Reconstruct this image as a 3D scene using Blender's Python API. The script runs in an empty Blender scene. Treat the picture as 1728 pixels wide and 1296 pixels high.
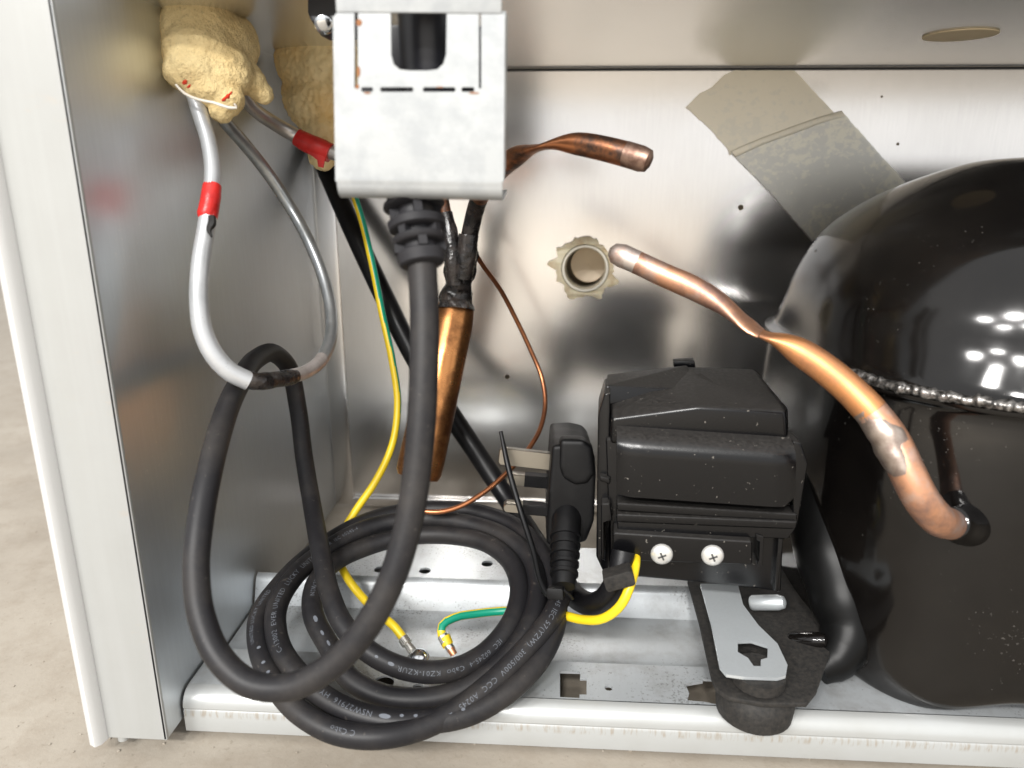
import bpy, bmesh, math, random
from mathutils import Vector, Matrix, noise
from mathutils.geometry import tessellate_polygon

random.seed(7)
scn = bpy.context.scene
COL = scn.collection
V = Vector

# ------------------------------------------------------------------ camera
F_PX, PW, PH = 1220.0, 1728.0, 1296.0
PITCH, YAW, ROLL = math.radians(16.15), math.radians(-3.11), math.radians(-0.22)
_cy, _sy, _cp, _sp = math.cos(YAW), math.sin(YAW), math.cos(PITCH), math.sin(PITCH)
FWD = V((_sy * _cp, _cy * _cp, -_sp))
_r0 = V((_cy, -_sy, 0)); _d0 = FWD.cross(_r0)
RIGHT = math.cos(ROLL) * _r0 + math.sin(ROLL) * _d0
DOWN = -math.sin(ROLL) * _r0 + math.cos(ROLL) * _d0
cam_d = bpy.data.cameras.new('camera')
cam = bpy.data.objects.new('camera', cam_d); COL.objects.link(cam)
cam.matrix_world = Matrix((RIGHT, -DOWN, -FWD)).transposed().to_4x4()
cam_d.sensor_width = 36.0; cam_d.lens = 36.0 * F_PX / PW
cam_d.clip_start = 0.01; cam_d.clip_end = 60
cam_d.dof.use_dof = True; cam_d.dof.focus_distance = 0.315; cam_d.dof.aperture_fstop = 10.0
scn.camera = cam

# ------------------------------------------------------------------ light: a bright workshop with six ceiling lamps
scn.view_settings.view_transform = 'Standard'; scn.view_settings.look = 'None'
scn.view_settings.exposure = 0.85; scn.view_settings.gamma = 1.0
world = bpy.data.worlds.new('World'); scn.world = world; world.use_nodes = True
world.node_tree.nodes['Background'].inputs[0].default_value = (1.0, 1.0, 1.0, 1)
world.node_tree.nodes['Background'].inputs[1].default_value = 0.68
FLOOR_Z = -0.2205
for ix in range(3):
    for iy in range(2):
        ld = bpy.data.lights.new('ceiling_lamp', 'AREA'); ld.shape = 'DISK'; ld.size = 0.26
        ld.energy = 21.0; ld.color = (1.0, 0.98, 0.95)
        lo = bpy.data.objects.new('ceiling_lamp', ld); COL.objects.link(lo)
        lo.location = (-1.45 + 0.62 * ix, -1.5 - 0.75 * iy, 1.4)
scn.cycles.use_denoising = True
scn.cycles.max_bounces = 10; scn.cycles.glossy_bounces = 6

# ------------------------------------------------------------------ rays: pixel of the 1728x1296 frame -> a point at a known depth or on a known plane
def ray(x, y): return RIGHT * ((x - PW / 2) / F_PX) + DOWN * ((y - PH / 2) / F_PX) + FWD
def A(x, y, z): return ray(x, y) * z
def AY(x, y, Y): d = ray(x, y); return d * (Y / d.y)
def AX(x, y, X): d = ray(x, y); return d * (X / d.x)
def AZ(x, y, Z): d = ray(x, y); return d * (Z / d.z)

# ------------------------------------------------------------------ materials
MATS = {}
class NT:
    def __init__(s, name):
        s.m = bpy.data.materials.new(name); s.m.use_nodes = True
        s.t = s.m.node_tree; s.b = s.t.nodes['Principled BSDF']; s._co = None
    def n(s, typ, **kw):
        x = s.t.nodes.new(typ)
        for k, v in kw.items(): setattr(x, k, v)
        return x
    def l(s, a, b): s.t.links.new(a, b)
    def co(s, scale=(1, 1, 1)):
        c = s.n('ShaderNodeTexCoord'); m = s.n('ShaderNodeMapping'); s.l(c.outputs['Object'], m.inputs[0])
        m.inputs['Scale'].default_value = scale
        return m.outputs[0]
    def noise(s, scale, detail=4, rough=.55, vec=None, stretch=(1, 1, 1), dist=0):
        x = s.n('ShaderNodeTexNoise'); x.inputs['Scale'].default_value = scale
        x.inputs['Detail'].default_value = detail; x.inputs['Roughness'].default_value = rough
        x.inputs['Distortion'].default_value = dist
        s.l(vec or s.co(stretch), x.inputs['Vector']); return x.outputs[0]
    def ramp(s, fac, stops):
        r = s.n('ShaderNodeValToRGB'); e = r.color_ramp.elements
        while len(e) < len(stops): e.new(.5)
        for k, (p, c) in enumerate(stops):
            e[k].position = p
            if not hasattr(c, '__len__'): c = (c, c, c)
            e[k].color = (*c[:3], 1)
        s.l(fac, r.inputs[0]); return r.outputs[0]
    def mix(s, fac, a, b):
        x = s.n('ShaderNodeMix', data_type='RGBA')
        if hasattr(fac, 'is_linked'): s.l(fac, x.inputs[0])
        else: x.inputs[0].default_value = fac
        for i, v in ((6, a), (7, b)):
            if hasattr(v, 'is_linked'): s.l(v, x.inputs[i])
            else: x.inputs[i].default_value = (*v[:3], 1)
        return x.outputs[2]
    def math(s, op, a, b):
        x = s.n('ShaderNodeMath', operation=op)
        for i, v in ((0, a), (1, b)):
            if hasattr(v, 'is_linked'): s.l(v, x.inputs[i])
            else: x.inputs[i].default_value = v
        return x.outputs[0]
    def set(s, **kw):
        for k, v in kw.items():
            k = {'col': 'Base Color', 'rough': 'Roughness', 'metal': 'Metallic', 'coat': 'Coat Weight', 'spec': 'Specular IOR Level',
                 'alpha': 'Alpha', 'trans': 'Transmission Weight', 'sss': 'Subsurface Weight', 'aniso': 'Anisotropic'}.get(k, k)
            i = s.b.inputs[k]
            if hasattr(v, 'is_linked'): s.l(v, i)
            elif hasattr(v, '__len__') and len(v) == 3 and k == 'Base Color': i.default_value = (*v, 1)
            else: i.default_value = v
    def bump(s, h, strength=.3, dist=.001):
        b = s.n('ShaderNodeBump'); b.inputs['Strength'].default_value = strength; b.inputs['Distance'].default_value = dist
        s.l(h, b.inputs['Height']); s.l(b.outputs[0], s.b.inputs['Normal'])

def zinc(name, base, r0, r1, stretch=(1, 1, 1), specks=0.0, grime=0.0, tint=(.45, .4, .33), metal=.8, dirt=0, grain=.12):
    t = NT(name)
    cl = t.noise(9, 5, .6)
    col = t.mix(t.ramp(cl, [(.3, 0), (.7, 1)]), tuple(c * .95 for c in base), base)
    fine = t.noise(900, 2, .6, stretch=stretch)
    col = t.mix(t.ramp(fine, [(.35, .0), (.65, grain)]), col, tuple(c * .72 for c in base))
    ro = t.ramp(t.noise(16, 4, .6), [(.3, r0), (.7, r1)])
    if grime:
        g = t.math('MULTIPLY', t.ramp(t.noise(35, 6, .7), [(.5, 0), (.72, 1)]), grime)
        col = t.mix(g, col, tint)
    me = metal
    if specks:
        sp = t.ramp(t.math('MULTIPLY', t.noise(900, 2, .5), t.ramp(t.noise(14, 3, .6), [(.3, .78), (.7, 1.06)])), [(.68, 0), (.73, specks)])
        col = t.mix(sp, col, (.8, .8, .78)); me = t.math('MULTIPLY', t.math('SUBTRACT', 1.0, sp), metal)
    if dirt:
        col = t.mix(t.math('MULTIPLY', t.ramp(t.math('MULTIPLY', t.noise(900, 3, .6), t.ramp(t.noise(22, 3, .6), [(.4, .85), (.7, 1.15)])), [(.60, 0), (.68, 1)]), dirt), col, (.1, .09, .08))
    t.set(col=col, rough=ro, metal=me)
    return t.m
MATS['zinc_wall'] = zinc('galvanised_back', (.85, .83, .81), .18, .22, (1, 1, .05), 0, .04, (.45, .4, .33), .98)
MATS['zinc_side'] = zinc('galvanised_side', (.71, .745, .775), .38, .43, (1, 1, .06), .5, .06, (.45, .4, .33), .95)
MATS['zinc_top'] = zinc('galvanised_top', (.80, .81, .81), .27, .27, (1, 1, 1), 0, 0, (.4, .4, .4), .9, 0, .03)
MATS['zinc_tray'] = zinc('galvanised_tray', (.52, .545, .56), .3, .4, (1, .2, 1), 0, .5, (.22, .2, .18), .5, .5)
MATS['zinc_clip'] = zinc('zinc_plated', (.66, .70, .72), .33, .42, (1, 1, 1), 0, .1, (.4,.4,.4), .6)

def plain(name, col, rough=.5, metal=0.0, **kw):
    t = NT(name); t.set(col=col, rough=rough, metal=metal, **kw); MATS[name] = t.m; return t.m

def painted():
    t = NT('painted_panel')
    col = t.mix(t.ramp(t.noise(26, 5, .65), [(.35, 0), (.75, .6)]), (.335, .34, .33), (.30, .30, .29))
    col = t.mix(t.ramp(t.noise(260, 3, .6, stretch=(1, 1, .03)), [(.4, 0), (.7, .35)]), col, (.36, .365, .36))
    sc = t.ramp(t.math('MULTIPLY', t.noise(150, 5, .75, stretch=(.5, 1, 2.5)), t.ramp(t.noise(18, 3), [(.45, .8), (.65, 1.2)])), [(.66, 0), (.74, .7)])
    col = t.mix(sc, col, (.35, .33, .3))
    t.set(col=col, rough=.38, metal=0.0); t.bump(t.noise(1500, 2), .05, .0003)
    MATS['painted'] = t.m
painted()
def bracket_mat():
    t = NT('bracket_steel')
    col = t.mix(t.ramp(t.noise(120, 4, .6), [(.4, 0), (.62, 1)]), (.42, .435, .44), (.35, .365, .375))
    t.set(col=col, rough=t.ramp(t.noise(60, 3), [(.3, .38), (.7, .5)]), metal=.35)
    t.bump(t.noise(900, 2, .5, stretch=(.3, 1, 1)), .08, .0003); MATS['bracket'] = t.m
bracket_mat()
def rail_mat():
    t = NT('rail_steel')
    col = t.mix(t.ramp(t.noise(30, 4, .6), [(.4, 0), (.7, .5)]), (.42, .43, .425), (.36, .36, .34))
    c = t.n('ShaderNodeTexCoord'); sx = t.n('ShaderNodeSeparateXYZ'); t.l(c.outputs['Object'], sx.inputs[0])
    band = t.ramp(t.math('ADD', t.math('MULTIPLY', sx.outputs[2], 100.0), 21.45), [(.28, 0), (.42, 1), (.60, 1), (.68, 0)])
    sc = t.ramp(t.noise(420, 3, .7, stretch=(1, .05, .16)), [(.49, 0), (.6, 1)])
    col = t.mix(t.math('MULTIPLY', t.math('MULTIPLY', band, sc), .65), col, (.3, .25, .19))
    t.set(col=col, rough=.33, metal=.35); MATS['rail'] = t.m
rail_mat()
def concrete():
    t = NT('concrete')
    a = t.noise(7, 8, .65); b = t.noise(60, 6, .7); c = t.noise(450, 3, .6)
    col = t.mix(t.ramp(a, [(.3, 0), (.7, 1)]), (.27, .235, .19), (.33, .295, .245))
    col = t.mix(t.ramp(b, [(.45, 0), (.75, .6)]), col, (.22, .18, .135))
    col = t.mix(t.ramp(c, [(.62, 0), (.72, .55)]), col, (.2, .17, .13))
    st = t.ramp(t.noise(3.5, 5, .65, dist=.4), [(.5, 0), (.66, .5)])
    col = t.mix(st, col, (.19, .16, .125))
    t.set(col=col, rough=.72); t.bump(b, .3, .0018); MATS['concrete'] = t.m
concrete()
def rubber(name, base, dust, rough=.42, amount=.35, scale=70):
    t = NT(name)
    d = t.ramp(t.noise(scale, 6, .7), [(.45, 0), (.75, amount)])
    s = t.ramp(t.noise(scale * 9, 2, .6), [(.68, 0), (.74, amount * .9)])
    col = t.mix(d, base, dust); col = t.mix(s, col, tuple(min(1, x * 1.6) for x in dust))
    t.set(col=col, rough=t.ramp(t.noise(scale, 4), [(.3, rough), (.7, rough + .15)]), spec=.28)
    t.bump(t.noise(900, 3, .6), .08, .0004); MATS[name] = t.m
rubber('cord_rubber', (.0125, .012, .0135), (.055, .048, .042), .42, .55, 38)
rubber('relief_rubber', (.017, .0165, .019), (.05, .047, .047), .5, .3, 60)
rubber('hose_rubber', (.005, .005, .006), (.025, .022, .02), .3, .25, 60)
rubber('plug_plastic', (.003, .003, .0035), (.016, .015, .014), .38, .3, 60)
def dusty_plastic():
    t = NT('box_plastic')
    g = t.n('ShaderNodeNewGeometry'); sx = t.n('ShaderNodeSeparateXYZ'); t.l(g.outputs['Normal'], sx.inputs[0])
    up = t.ramp(sx.outputs[2], [(.5, 0.0), (.92, .6)])
    fine = t.ramp(t.noise(700, 3, .7), [(.3, .45), (.7, 1)])
    d = t.math('MULTIPLY', up, fine)
    col = t.mix(d, (.002, .002, .0025), (.044, .040, .036))
    s = t.ramp(t.noise(520, 2, .6), [(.70, 0), (.75, .5)])
    col = t.mix(s, col, (.25, .23, .2))
    t.set(col=col, rough=t.ramp(d, [(0, .25), (.6, .7)]), spec=.42); t.bump(t.noise(1100, 2), .06, .0003); MATS['box_plastic'] = t.m
dusty_plastic()
def dusty_plate():
    t = NT('dusty_black_steel')
    col = t.mix(t.ramp(t.noise(520, 3, .7), [(.35, 0), (.75, .6)]), (.007, .0065, .006), (.042, .036, .030))
    t.set(col=col, rough=.72); t.bump(t.noise(900, 3), .3, .0006); MATS['dusty_plate'] = t.m
dusty_plate()
def black_gloss():
    t = NT('black_enamel')
    s = t.ramp(t.math('MULTIPLY', t.noise(800, 2, .5), t.ramp(t.noise(22, 3), [(.3, .8), (.7, 1.08)])), [(.69, 0), (.75, .13)])
    d = t.ramp(t.noise(13, 5, .65), [(.4, 0), (.75, .35)])
    col = t.mix(d, (.0035, .003, .0028), (.015, .0125, .010)); col = t.mix(s, col, (.4, .38, .35))
    t.set(col=col, rough=t.ramp(d, [(0, .09), (.35, .2)]), spec=.46, coat=0.0); t.b.inputs['Coat Roughness'].default_value = .06
    t.bump(t.noise(40, 2, .4), .05, .002)
    MATS['black_gloss'] = t.m
black_gloss()
def copper(name, base, dark, rough, lo=.4, hi=.62, pale=None, sc=60):
    t = NT(name)
    a = t.noise(sc, 5, .65)
    col = t.mix(t.ramp(a, [(lo, 0), (hi, 1)]), base, dark)
    if pale: col = t.mix(t.ramp(t.noise(sc * .8, 4, .6, stretch=(1.2, .9, 1.1)), [(.52, 0), (.68, .75)]), col, pale)
    t.set(col=col, rough=t.ramp(a, [(.3, rough), (.7, rough + .16)]), metal=.92)
    t.bump(t.noise(300, 3), .08, .0004); MATS[name] = t.m
copper('copper_bright', (.68, .36, .22), (.33, .20, .16), .38, .42, .64, (.56, .46, .42), 75)
copper('copper_orange', (.74, .34, .14), (.44, .22, .13), .38, .45, .66)
copper('copper_dull', (.50, .20, .09), (.11, .07, .055), .28, .42, .58, None, 80)
copper('copper_drier', (.56, .25, .09), (.20, .085, .035), .22, .42, .62, None, 55)
copper('copper_wire', (.55, .22, .1), (.3, .12, .06), .25)
copper('solder', (.44, .37, .32), (.26, .20, .17), .35, .42, .62, None, 140)
copper('solder_tip', (.74, .66, .61), (.46, .32, .26), .36, .45, .68, None, 120)
def pipe_mat(name, a, b, metal, rough):
    t = NT(name)
    col = t.mix(t.ramp(t.noise(90, 5, .65), [(.45, 0), (.75, 1)]), a, b)
    sc = t.ramp(t.noise(500, 3, .7), [(.68, 0), (.73, .7)])
    col = t.mix(sc, col, (.18, .17, .16))
    t.set(col=col, rough=rough, metal=metal); MATS[name] = t.m
pipe_mat('white_pipe', (.52, .53, .54), (.40, .41, .42), .45, .34)
pipe_mat('grey_pipe', (.48, .50, .51), (.34, .355, .36), .85, .32)
pipe_mat('alu_pipe', (.60, .58, .565), (.45, .43, .41), .85, .33)
pipe_mat('burnt_pipe', (.42, .38, .36), (.22, .19, .17), .5, .42)
def tar():
    t = NT('black_tar')
    t.set(col=t.mix(t.ramp(t.noise(150, 4), [(.45, 0), (.7, 1)]), (.008, .007, .007), (.04, .032, .028)), rough=t.ramp(t.noise(200, 3), [(.35, .1), (.65, .4)]))
    t.bump(t.noise(180, 4, .6), .7, .0015); MATS['tar'] = t.m
tar()
def foam():
    t = NT('expanding_foam')
    a = t.noise(45, 5, .6); b = t.noise(700, 4, .7); c = t.noise(150, 5, .7)
    col = t.mix(t.ramp(a, [(.35, 0), (.68, 1)]), (.88, .70, .37), (.80, .59, .27))
    col = t.mix(t.ramp(c, [(.52, 0), (.72, .5)]), col, (.50, .36, .16))
    col = t.mix(t.ramp(b, [(.56, 0), (.7, .6)]), col, (.40, .29, .14))
    t.set(col=col, rough=.8); t.bump(t.math('ADD', b, t.math('MULTIPLY', c, 1.5)), .7, .0018); MATS['foam'] = t.m
foam()
def foam_orange():
    t = NT('amber_foam')
    a = t.noise(40, 5, .65); b = t.noise(300, 3, .6)
    col = t.mix(t.ramp(a, [(.38, 0), (.64, 1)]), (.95, .78, .44), (.90, .64, .28))
    col = t.mix(t.ramp(b, [(.55, 0), (.72, .4)]), col, (.46, .28, .09))
    t.set(col=col, rough=.5); t.bump(b, .3, .001); MATS['foam_amber'] = t.m
foam_orange()
def tape_mat(name, a, b, lo, hi, alpha):
    t = NT(name)
    n = t.noise(210, 5, .65, stretch=(1, 1, 1.25), dist=.3)
    big = t.noise(30, 3, .5)
    f = t.ramp(t.math('ADD', t.math('MULTIPLY', n, .65), t.math('MULTIPLY', big, .35)), [(lo, 0), (hi, 1)])
    t.set(col=t.mix(f, a, b), rough=.4, metal=.7, spec=.4, alpha=alpha); t.bump(t.math('ADD', n, t.math('MULTIPLY', t.noise(70, 3, .6, stretch=(1, 1, .5), dist=1.5), 1.5)), .16, .0006); MATS[name] = t.m
tape_mat('tape_beige', (.95, .89, .75), (.88, .84, .73), .55, .6, .66)
tape_mat('tape_grey', (.80, .79, .74), (.95, .92, .80), .50, .56, .62)
def red_tape():
    t = NT('red_tape')
    t.set(col=t.mix(t.ramp(t.noise(160, 4), [(.4, 0), (.7, 1)]), (.62, .025, .02), (.42, .012, .012)), rough=.35); t.bump(t.noise(160, 4, .6), .35, .0012); MATS['red_tape'] = t.m
red_tape()
def sealant():
    t = NT('sealant')
    n = t.noise(120, 5, .7)
    t.set(col=t.mix(t.ramp(n, [(.4, 0), (.7, 1)]), (.82, .74, .54), (.60, .44, .25)), rough=.5, sss=.15); t.b.inputs['Subsurface Radius'].default_value = (.003, .002, .001)
    t.bump(n, .4, .001); MATS['sealant'] = t.m
sealant()
wt = NT('weld_metal'); wt.set(col=wt.mix(wt.ramp(wt.noise(500, 3, .6), [(.40, 0), (.7, 1)]), (.05, .047, .044), (.42, .40, .38)), rough=.3, metal=.8); MATS['weld_metal'] = wt.m
plain('leg_black', (.004, .004, .004), .36, 0, spec=.16)
plain('white_paint', (.56, .56, .55), .35)
copper('stub_tip', (.46, .31, .24), (.20, .12, .09), .36, .42, .62, None, 130)
plain('pvc', (.90, .85, .73), .35)
plain('pvc_inside', (.76, .64, .49), .5)
plain('dark_gap', (.02, .02, .022), .6)
plain('yellow', (.78, .56, .015), .38); plain('green', (.0, .25, .15), .38)
plain('terminal', (.75, .72, .66), .25, .9); plain('chrome', (.72, .74, .76), .16, 1.0); plain('white_screw', (.70, .69, .66), .32, .55)
plain('brass_pin', (.33, .305, .26), .3, .95); plain('print_ink', (.115, .125, .145), .6); plain('socket_black', (.010, .010, .014), .35)
plain('rust', (.26, .11, .045), .85); plain('copper_strand', (.75, .33, .18), .35, .8); plain('thread', (.75, .70, .62), .6)
plain('scorch', (.012, .011, .010), .6); plain('disc_beige', (.74, .62, .42), .6); plain('insulation', (.30, .24, .16), .9)
plain('red_paint', (.6, .04, .015), .5); plain('underside', (.10, .098, .095), .55, .3); plain('screw_slot', (.06, .06, .06), .6)

# ------------------------------------------------------------------ objects
def thing(name, label, cat, loc=(0, 0, 0), group=None, kind=None):
    o = bpy.data.objects.new(name, None); COL.objects.link(o); o.location = loc; o.empty_display_size = .01
    o['label'] = label; o['category'] = cat
    if group: o['group'] = group
    if kind: o['kind'] = kind
    return o
def root_of(o):
    p = V((0, 0, 0))
    while o is not None: p += o.location; o = o.parent
    return p
def obj(name, me, mat, parent=None, label=None, cat=None, group=None, kind=None, smooth=40):
    mats = mat if isinstance(mat, (list, tuple)) else [mat]
    for m in mats: me.materials.append(MATS[m])
    me.name = name
    if smooth is not None:
        me.polygons.foreach_set('use_smooth', [True] * len(me.polygons)); me.set_sharp_from_angle(angle=math.radians(smooth))
    o = bpy.data.objects.new(name, me); COL.objects.link(o)
    if parent is not None: o.parent = parent; o.location = -root_of(parent)   # mesh data stays in scene coordinates
    for k, v in (('label', label), ('category', cat), ('group', group), ('kind', kind)):
        if v: o[k] = v
    return o
def mesh(vs, fs, mi=None):
    me = bpy.data.meshes.new('m'); me.from_pydata([tuple(v) for v in vs], [], fs)
    if mi: me.polygons.foreach_set('material_index', mi)
    me.update(); return me
def bm_mesh(bm):
    bmesh.ops.recalc_face_normals(bm, faces=bm.faces)
    me = bpy.data.meshes.new('m'); bm.to_mesh(me); bm.free(); return me
def join(*mes):
    vs, fs, mi, k = [], [], [], 0
    for m in mes:
        vs += [v.co[:] for v in m.vertices]; fs += [[i + k for i in p.vertices] for p in m.polygons]; mi += [p.material_index for p in m.polygons]; k += len(m.vertices)
    return mesh(vs, fs, mi)

def spline(pts, step=.0025):
    """Catmull-Rom through (point, radius); returns evenly dense lists."""
    P = [p for p, r in pts]; Rr = [r for p, r in pts]; n = len(P)
    out, rad = [], []
    for i in range(n - 1):
        p0 = P[i - 1] if i else P[0] * 2 - P[1]; p3 = P[i + 2] if i + 2 < n else P[-1] * 2 - P[-2]
        p1, p2 = P[i], P[i + 1]
        L = (p2 - p1).length; k = max(2, int(L / step))
        t1 = (p2 - p0) * .5; t2 = (p3 - p1) * .5
        # keep tangents in proportion to this span so that unequal spans do not overshoot
        a = max((p1 - p0).length, 1e-6); c = max((p3 - p2).length, 1e-6)
        t1 = ((p1 - p0) / a * L + (p2 - p1) / L * a) / (a + L) * L
        t2 = ((p2 - p1) / L * c + (p3 - p2) / c * L) / (c + L) * L
        for j in range(k):
            t = j / k; h = t * t * (3 - 2 * t)
            out.append((2 * t**3 - 3 * t * t + 1) * p1 + (t**3 - 2 * t * t + t) * t1 + (3 * t * t - 2 * t**3) * p2 + (t**3 - t * t) * t2)
            rad.append(Rr[i] + (Rr[i + 1] - Rr[i]) * h)
    out.append(P[-1]); rad.append(Rr[-1]); return out, rad
def frames(path):
    T = [(path[min(i + 1, len(path) - 1)] - path[max(i - 1, 0)]).normalized() for i in range(len(path))]
    n = T[0].orthogonal().normalized(); N = []
    for t in T:
        n = (n - t * n.dot(t)).normalized(); N.append(n)
    return T, N
def tube(pts, seg=20, step=.0025, caps=True, flat=None, wob=0, stripe=None):
    path, rad = spline(pts, step) if not isinstance(pts, tuple) else pts
    T, N = frames(path); vs, fs, mi = [], [], []
    for i, (p, r) in enumerate(zip(path, rad)):
        B = T[i].cross(N[i]); f = flat(i / (len(path) - 1)) if flat else None
        for k in range(seg):
            a = 2 * math.pi * k / seg
            c, s = math.cos(a), math.sin(a)
            off = N[i] * (c * r) + B * (s * r)
            if f: off = f(off, T[i])
            if wob: off = off * (1 + wob * noise.noise(( p + off) * 220))
            vs.append(p + off)
    n = len(path)
    for i in range(n - 1):
        for k in range(seg):
            fs.append((i * seg + k, i * seg + (k + 1) % seg, (i + 1) * seg + (k + 1) % seg, (i + 1) * seg + k))
            if stripe is not None:
                a = 2 * math.pi * (k + .5) / seg; d = N[i] * math.cos(a) + T[i].cross(N[i]) * math.sin(a)
                toc = -path[i]; toc = (toc - T[i] * toc.dot(T[i])).normalized(); lo, hi = stripe(i / n)
                ang = math.atan2(d.dot(toc.cross(T[i])), d.dot(toc)); mi.append(1 if lo < ang < hi else 0)
    if caps:
        fs.append(tuple(reversed(range(seg)))); fs.append(tuple((n - 1) * seg + k for k in range(seg)))
        if stripe is not None: mi += [0, 0]
    return mesh(vs, fs, mi if stripe is not None else None)
def T3k(k, *p):
    return [(A(x, y, z * k), r * k) for x, y, z, r in p]
def T3(*p):
    """(px, py, depth, radius) tuples -> spline control points"""
    return [(A(x, y, z), r) for x, y, z, r in p]

class Frame:
    """a local frame: origin, U right, V up, N towards the viewer"""
    def __init__(s, o, u, v): s.o = o; s.u = u.normalized(); s.n = s.u.cross(v).normalized(); s.v = s.n.cross(s.u).normalized()
    def p(s, u, v, n=0): return s.o + s.u * u + s.v * v + s.n * n
    def px(s, x, y, n=0):
        d = ray(x, y); t = (s.o + s.n * n).dot(s.n) / d.dot(s.n); q = d * t - s.o
        return (q.dot(s.u), q.dot(s.v))
def prism(fr, poly, n0, n1, bev=0, seg=2, holes=()):
    """extrude a polygon given in (u, v) of frame fr from n1 (back) to n0 (front); holes go right through"""
    loops = [list(poly)] + [list(h) for h in holes]
    tri = tessellate_polygon([[V((a, b, 0)) for a, b in l] for l in loops])
    flat = [q for l in loops for q in l]; m = len(flat)
    bm = bmesh.new()
    f = [bm.verts.new(fr.p(a, b, n0)) for a, b in flat]; k = [bm.verts.new(fr.p(a, b, n1)) for a, b in flat]
    if holes:
        for t in tri:
            try: bm.faces.new([f[i] for i in t]); bm.faces.new([k[i] for i in reversed(t)])
            except ValueError: pass
    else: bm.faces.new(f); bm.faces.new(list(reversed(k)))
    s = 0
    for l in loops:
        c = len(l)
        for i in range(c): bm.faces.new((f[s + i], f[s + (i + 1) % c], k[s + (i + 1) % c], k[s + i]))
        s += c
    bmesh.ops.recalc_face_normals(bm, faces=bm.faces)
    if bev and not holes: bmesh.ops.bevel(bm, geom=bm.edges[:], offset=bev, segments=seg, profile=.6, affect='EDGES', clamp_overlap=True)
    return bm_mesh(bm)
def rrect(u0, u1, v0, v1, r, k=5):
    out = []
    for cx, cy, a0 in ((u1 - r, v1 - r, 0), (u0 + r, v1 - r, 90), (u0 + r, v0 + r, 180), (u1 - r, v0 + r, 270)):
        for i in range(k + 1):
            a = math.radians(a0 + 90 * i / k); out.append((cx + r * math.cos(a), cy + r * math.sin(a)))
    return out
def circ(cu, cv, r, k=20): return [(cu + r * math.cos(2 * math.pi * i / k), cv + r * math.sin(2 * math.pi * i / k)) for i in range(k)]
def lathe(o, axis, prof, seg=28):
    axis = axis.normalized(); n = axis.orthogonal().normalized(); b = axis.cross(n); vs, fs = [], []
    for h, r in prof:
        for k in range(seg):
            a = 2 * math.pi * k / seg; vs.append(o + axis * h + (n * math.cos(a) + b * math.sin(a)) * r)
    for i in range(len(prof) - 1):
        for k in range(seg): fs.append((i * seg + k, i * seg + (k + 1) % seg, (i + 1) * seg + (k + 1) % seg, (i + 1) * seg + k))
    fs.append(tuple(range(seg))); fs.append(tuple((len(prof) - 1) * seg + k for k in range(seg)))
    bm = bmesh.new(); bm.from_mesh(mesh(vs, fs)); return bm_mesh(bm)
XF = Frame(V((0, 0, 0)), V((1, 0, 0)), V((0, 0, 1)))     # facing the viewer: n = -Y
def FY(Y): return Frame(V((0, Y, 0)), V((1, 0, 0)), V((0, 0, 1)))
def FZ(Z): return Frame(V((0, 0, Z)), V((1, 0, 0)), V((0, 1, 0)))
def pxs(fr, pts, n=0): return [fr.px(x, y, n) for x, y in pts]

# ------------------------------------------------------------------ floor
me = mesh([(-8, -6, FLOOR_Z), (8, -6, FLOOR_Z), (8, 8, FLOOR_Z), (-8, 8, FLOOR_Z)], [(0, 1, 2, 3)])
obj('floor', me, 'concrete', kind='structure', label='beige bare concrete floor under the cabinet')

bm = bmesh.new()
for k in range(420):
    x, y = (random.uniform(-.36, -.15), random.uniform(.12, .75)) if k % 2 else (random.uniform(-.2, .3), random.uniform(.17, .26))
    sz = random.choice((.0003, .0004, .0005, .0006, .0011 if k % 9 == 0 else .0004))
    res = bmesh.ops.create_icosphere(bm, subdivisions=1, radius=sz)
    for v in res['verts']: v.co = V((v.co.x * random.uniform(.6, 1.5) + x, v.co.y * random.uniform(.6, 1.5) + y, v.co.z * .6 + FLOOR_Z + sz * .4))
obj('grit', bm_mesh(bm), 'concrete', kind='stuff', label='small grains of grit scattered on the concrete floor', cat='grit', smooth=None)

# ------------------------------------------------------------------ cabinet
XL, YB, ZT, YF = -0.146, 0.45, 0.0588, 0.2236
XR = 0.42
cab = thing('refrigerator_cabinet', 'open galvanised steel compartment at the bottom of a refrigerator, standing on concrete', 'refrigerator', (0.13, .33, FLOOR_Z))
fb = FY(YB)
tube_c = fb.px(987, 452)
holes = [circ(*tube_c, .0152, 32)] + [circ(*fb.px(x, y), r, 10) for x, y, r in ((1488, 163, .0007), (1515, 243, .0009), (1250, 350, .0017), (856, 636, .0016))]
bw = prism(fb, [(XL, -.2190), (XR, -.2190), (XR, ZT), (XL, ZT)], 0, -.0008, holes=holes)
obj('back_panel', bw, 'zinc_wall', cab, smooth=None)
obj('insulation', prism(FY(YB + .055), [(XL, -.2190), (XR, -.2190), (XR, .1), (XL, .1)], 0, -.02), 'insulation', cab, smooth=None)
# a folded strip low on the back panel and the folded edge in the back left corner
obj('corner_fold', prism(FY(YB - .0012), [(XL + .001, -.2185), (XL + .0125, -.2185), (XL + .0125, ZT - .001), (XL + .001, ZT - .001)], 0, -.0011, .0004), 'zinc_wall', cab)
obj('bottom_fold', prism(FY(YB - .004), [(XL + .013, -.2185), (XR - .01, -.2185), (XR - .01, -.2125), (XL + .013, -.2125)], 0, -.0035, .0006), 'zinc_wall', cab)
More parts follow.
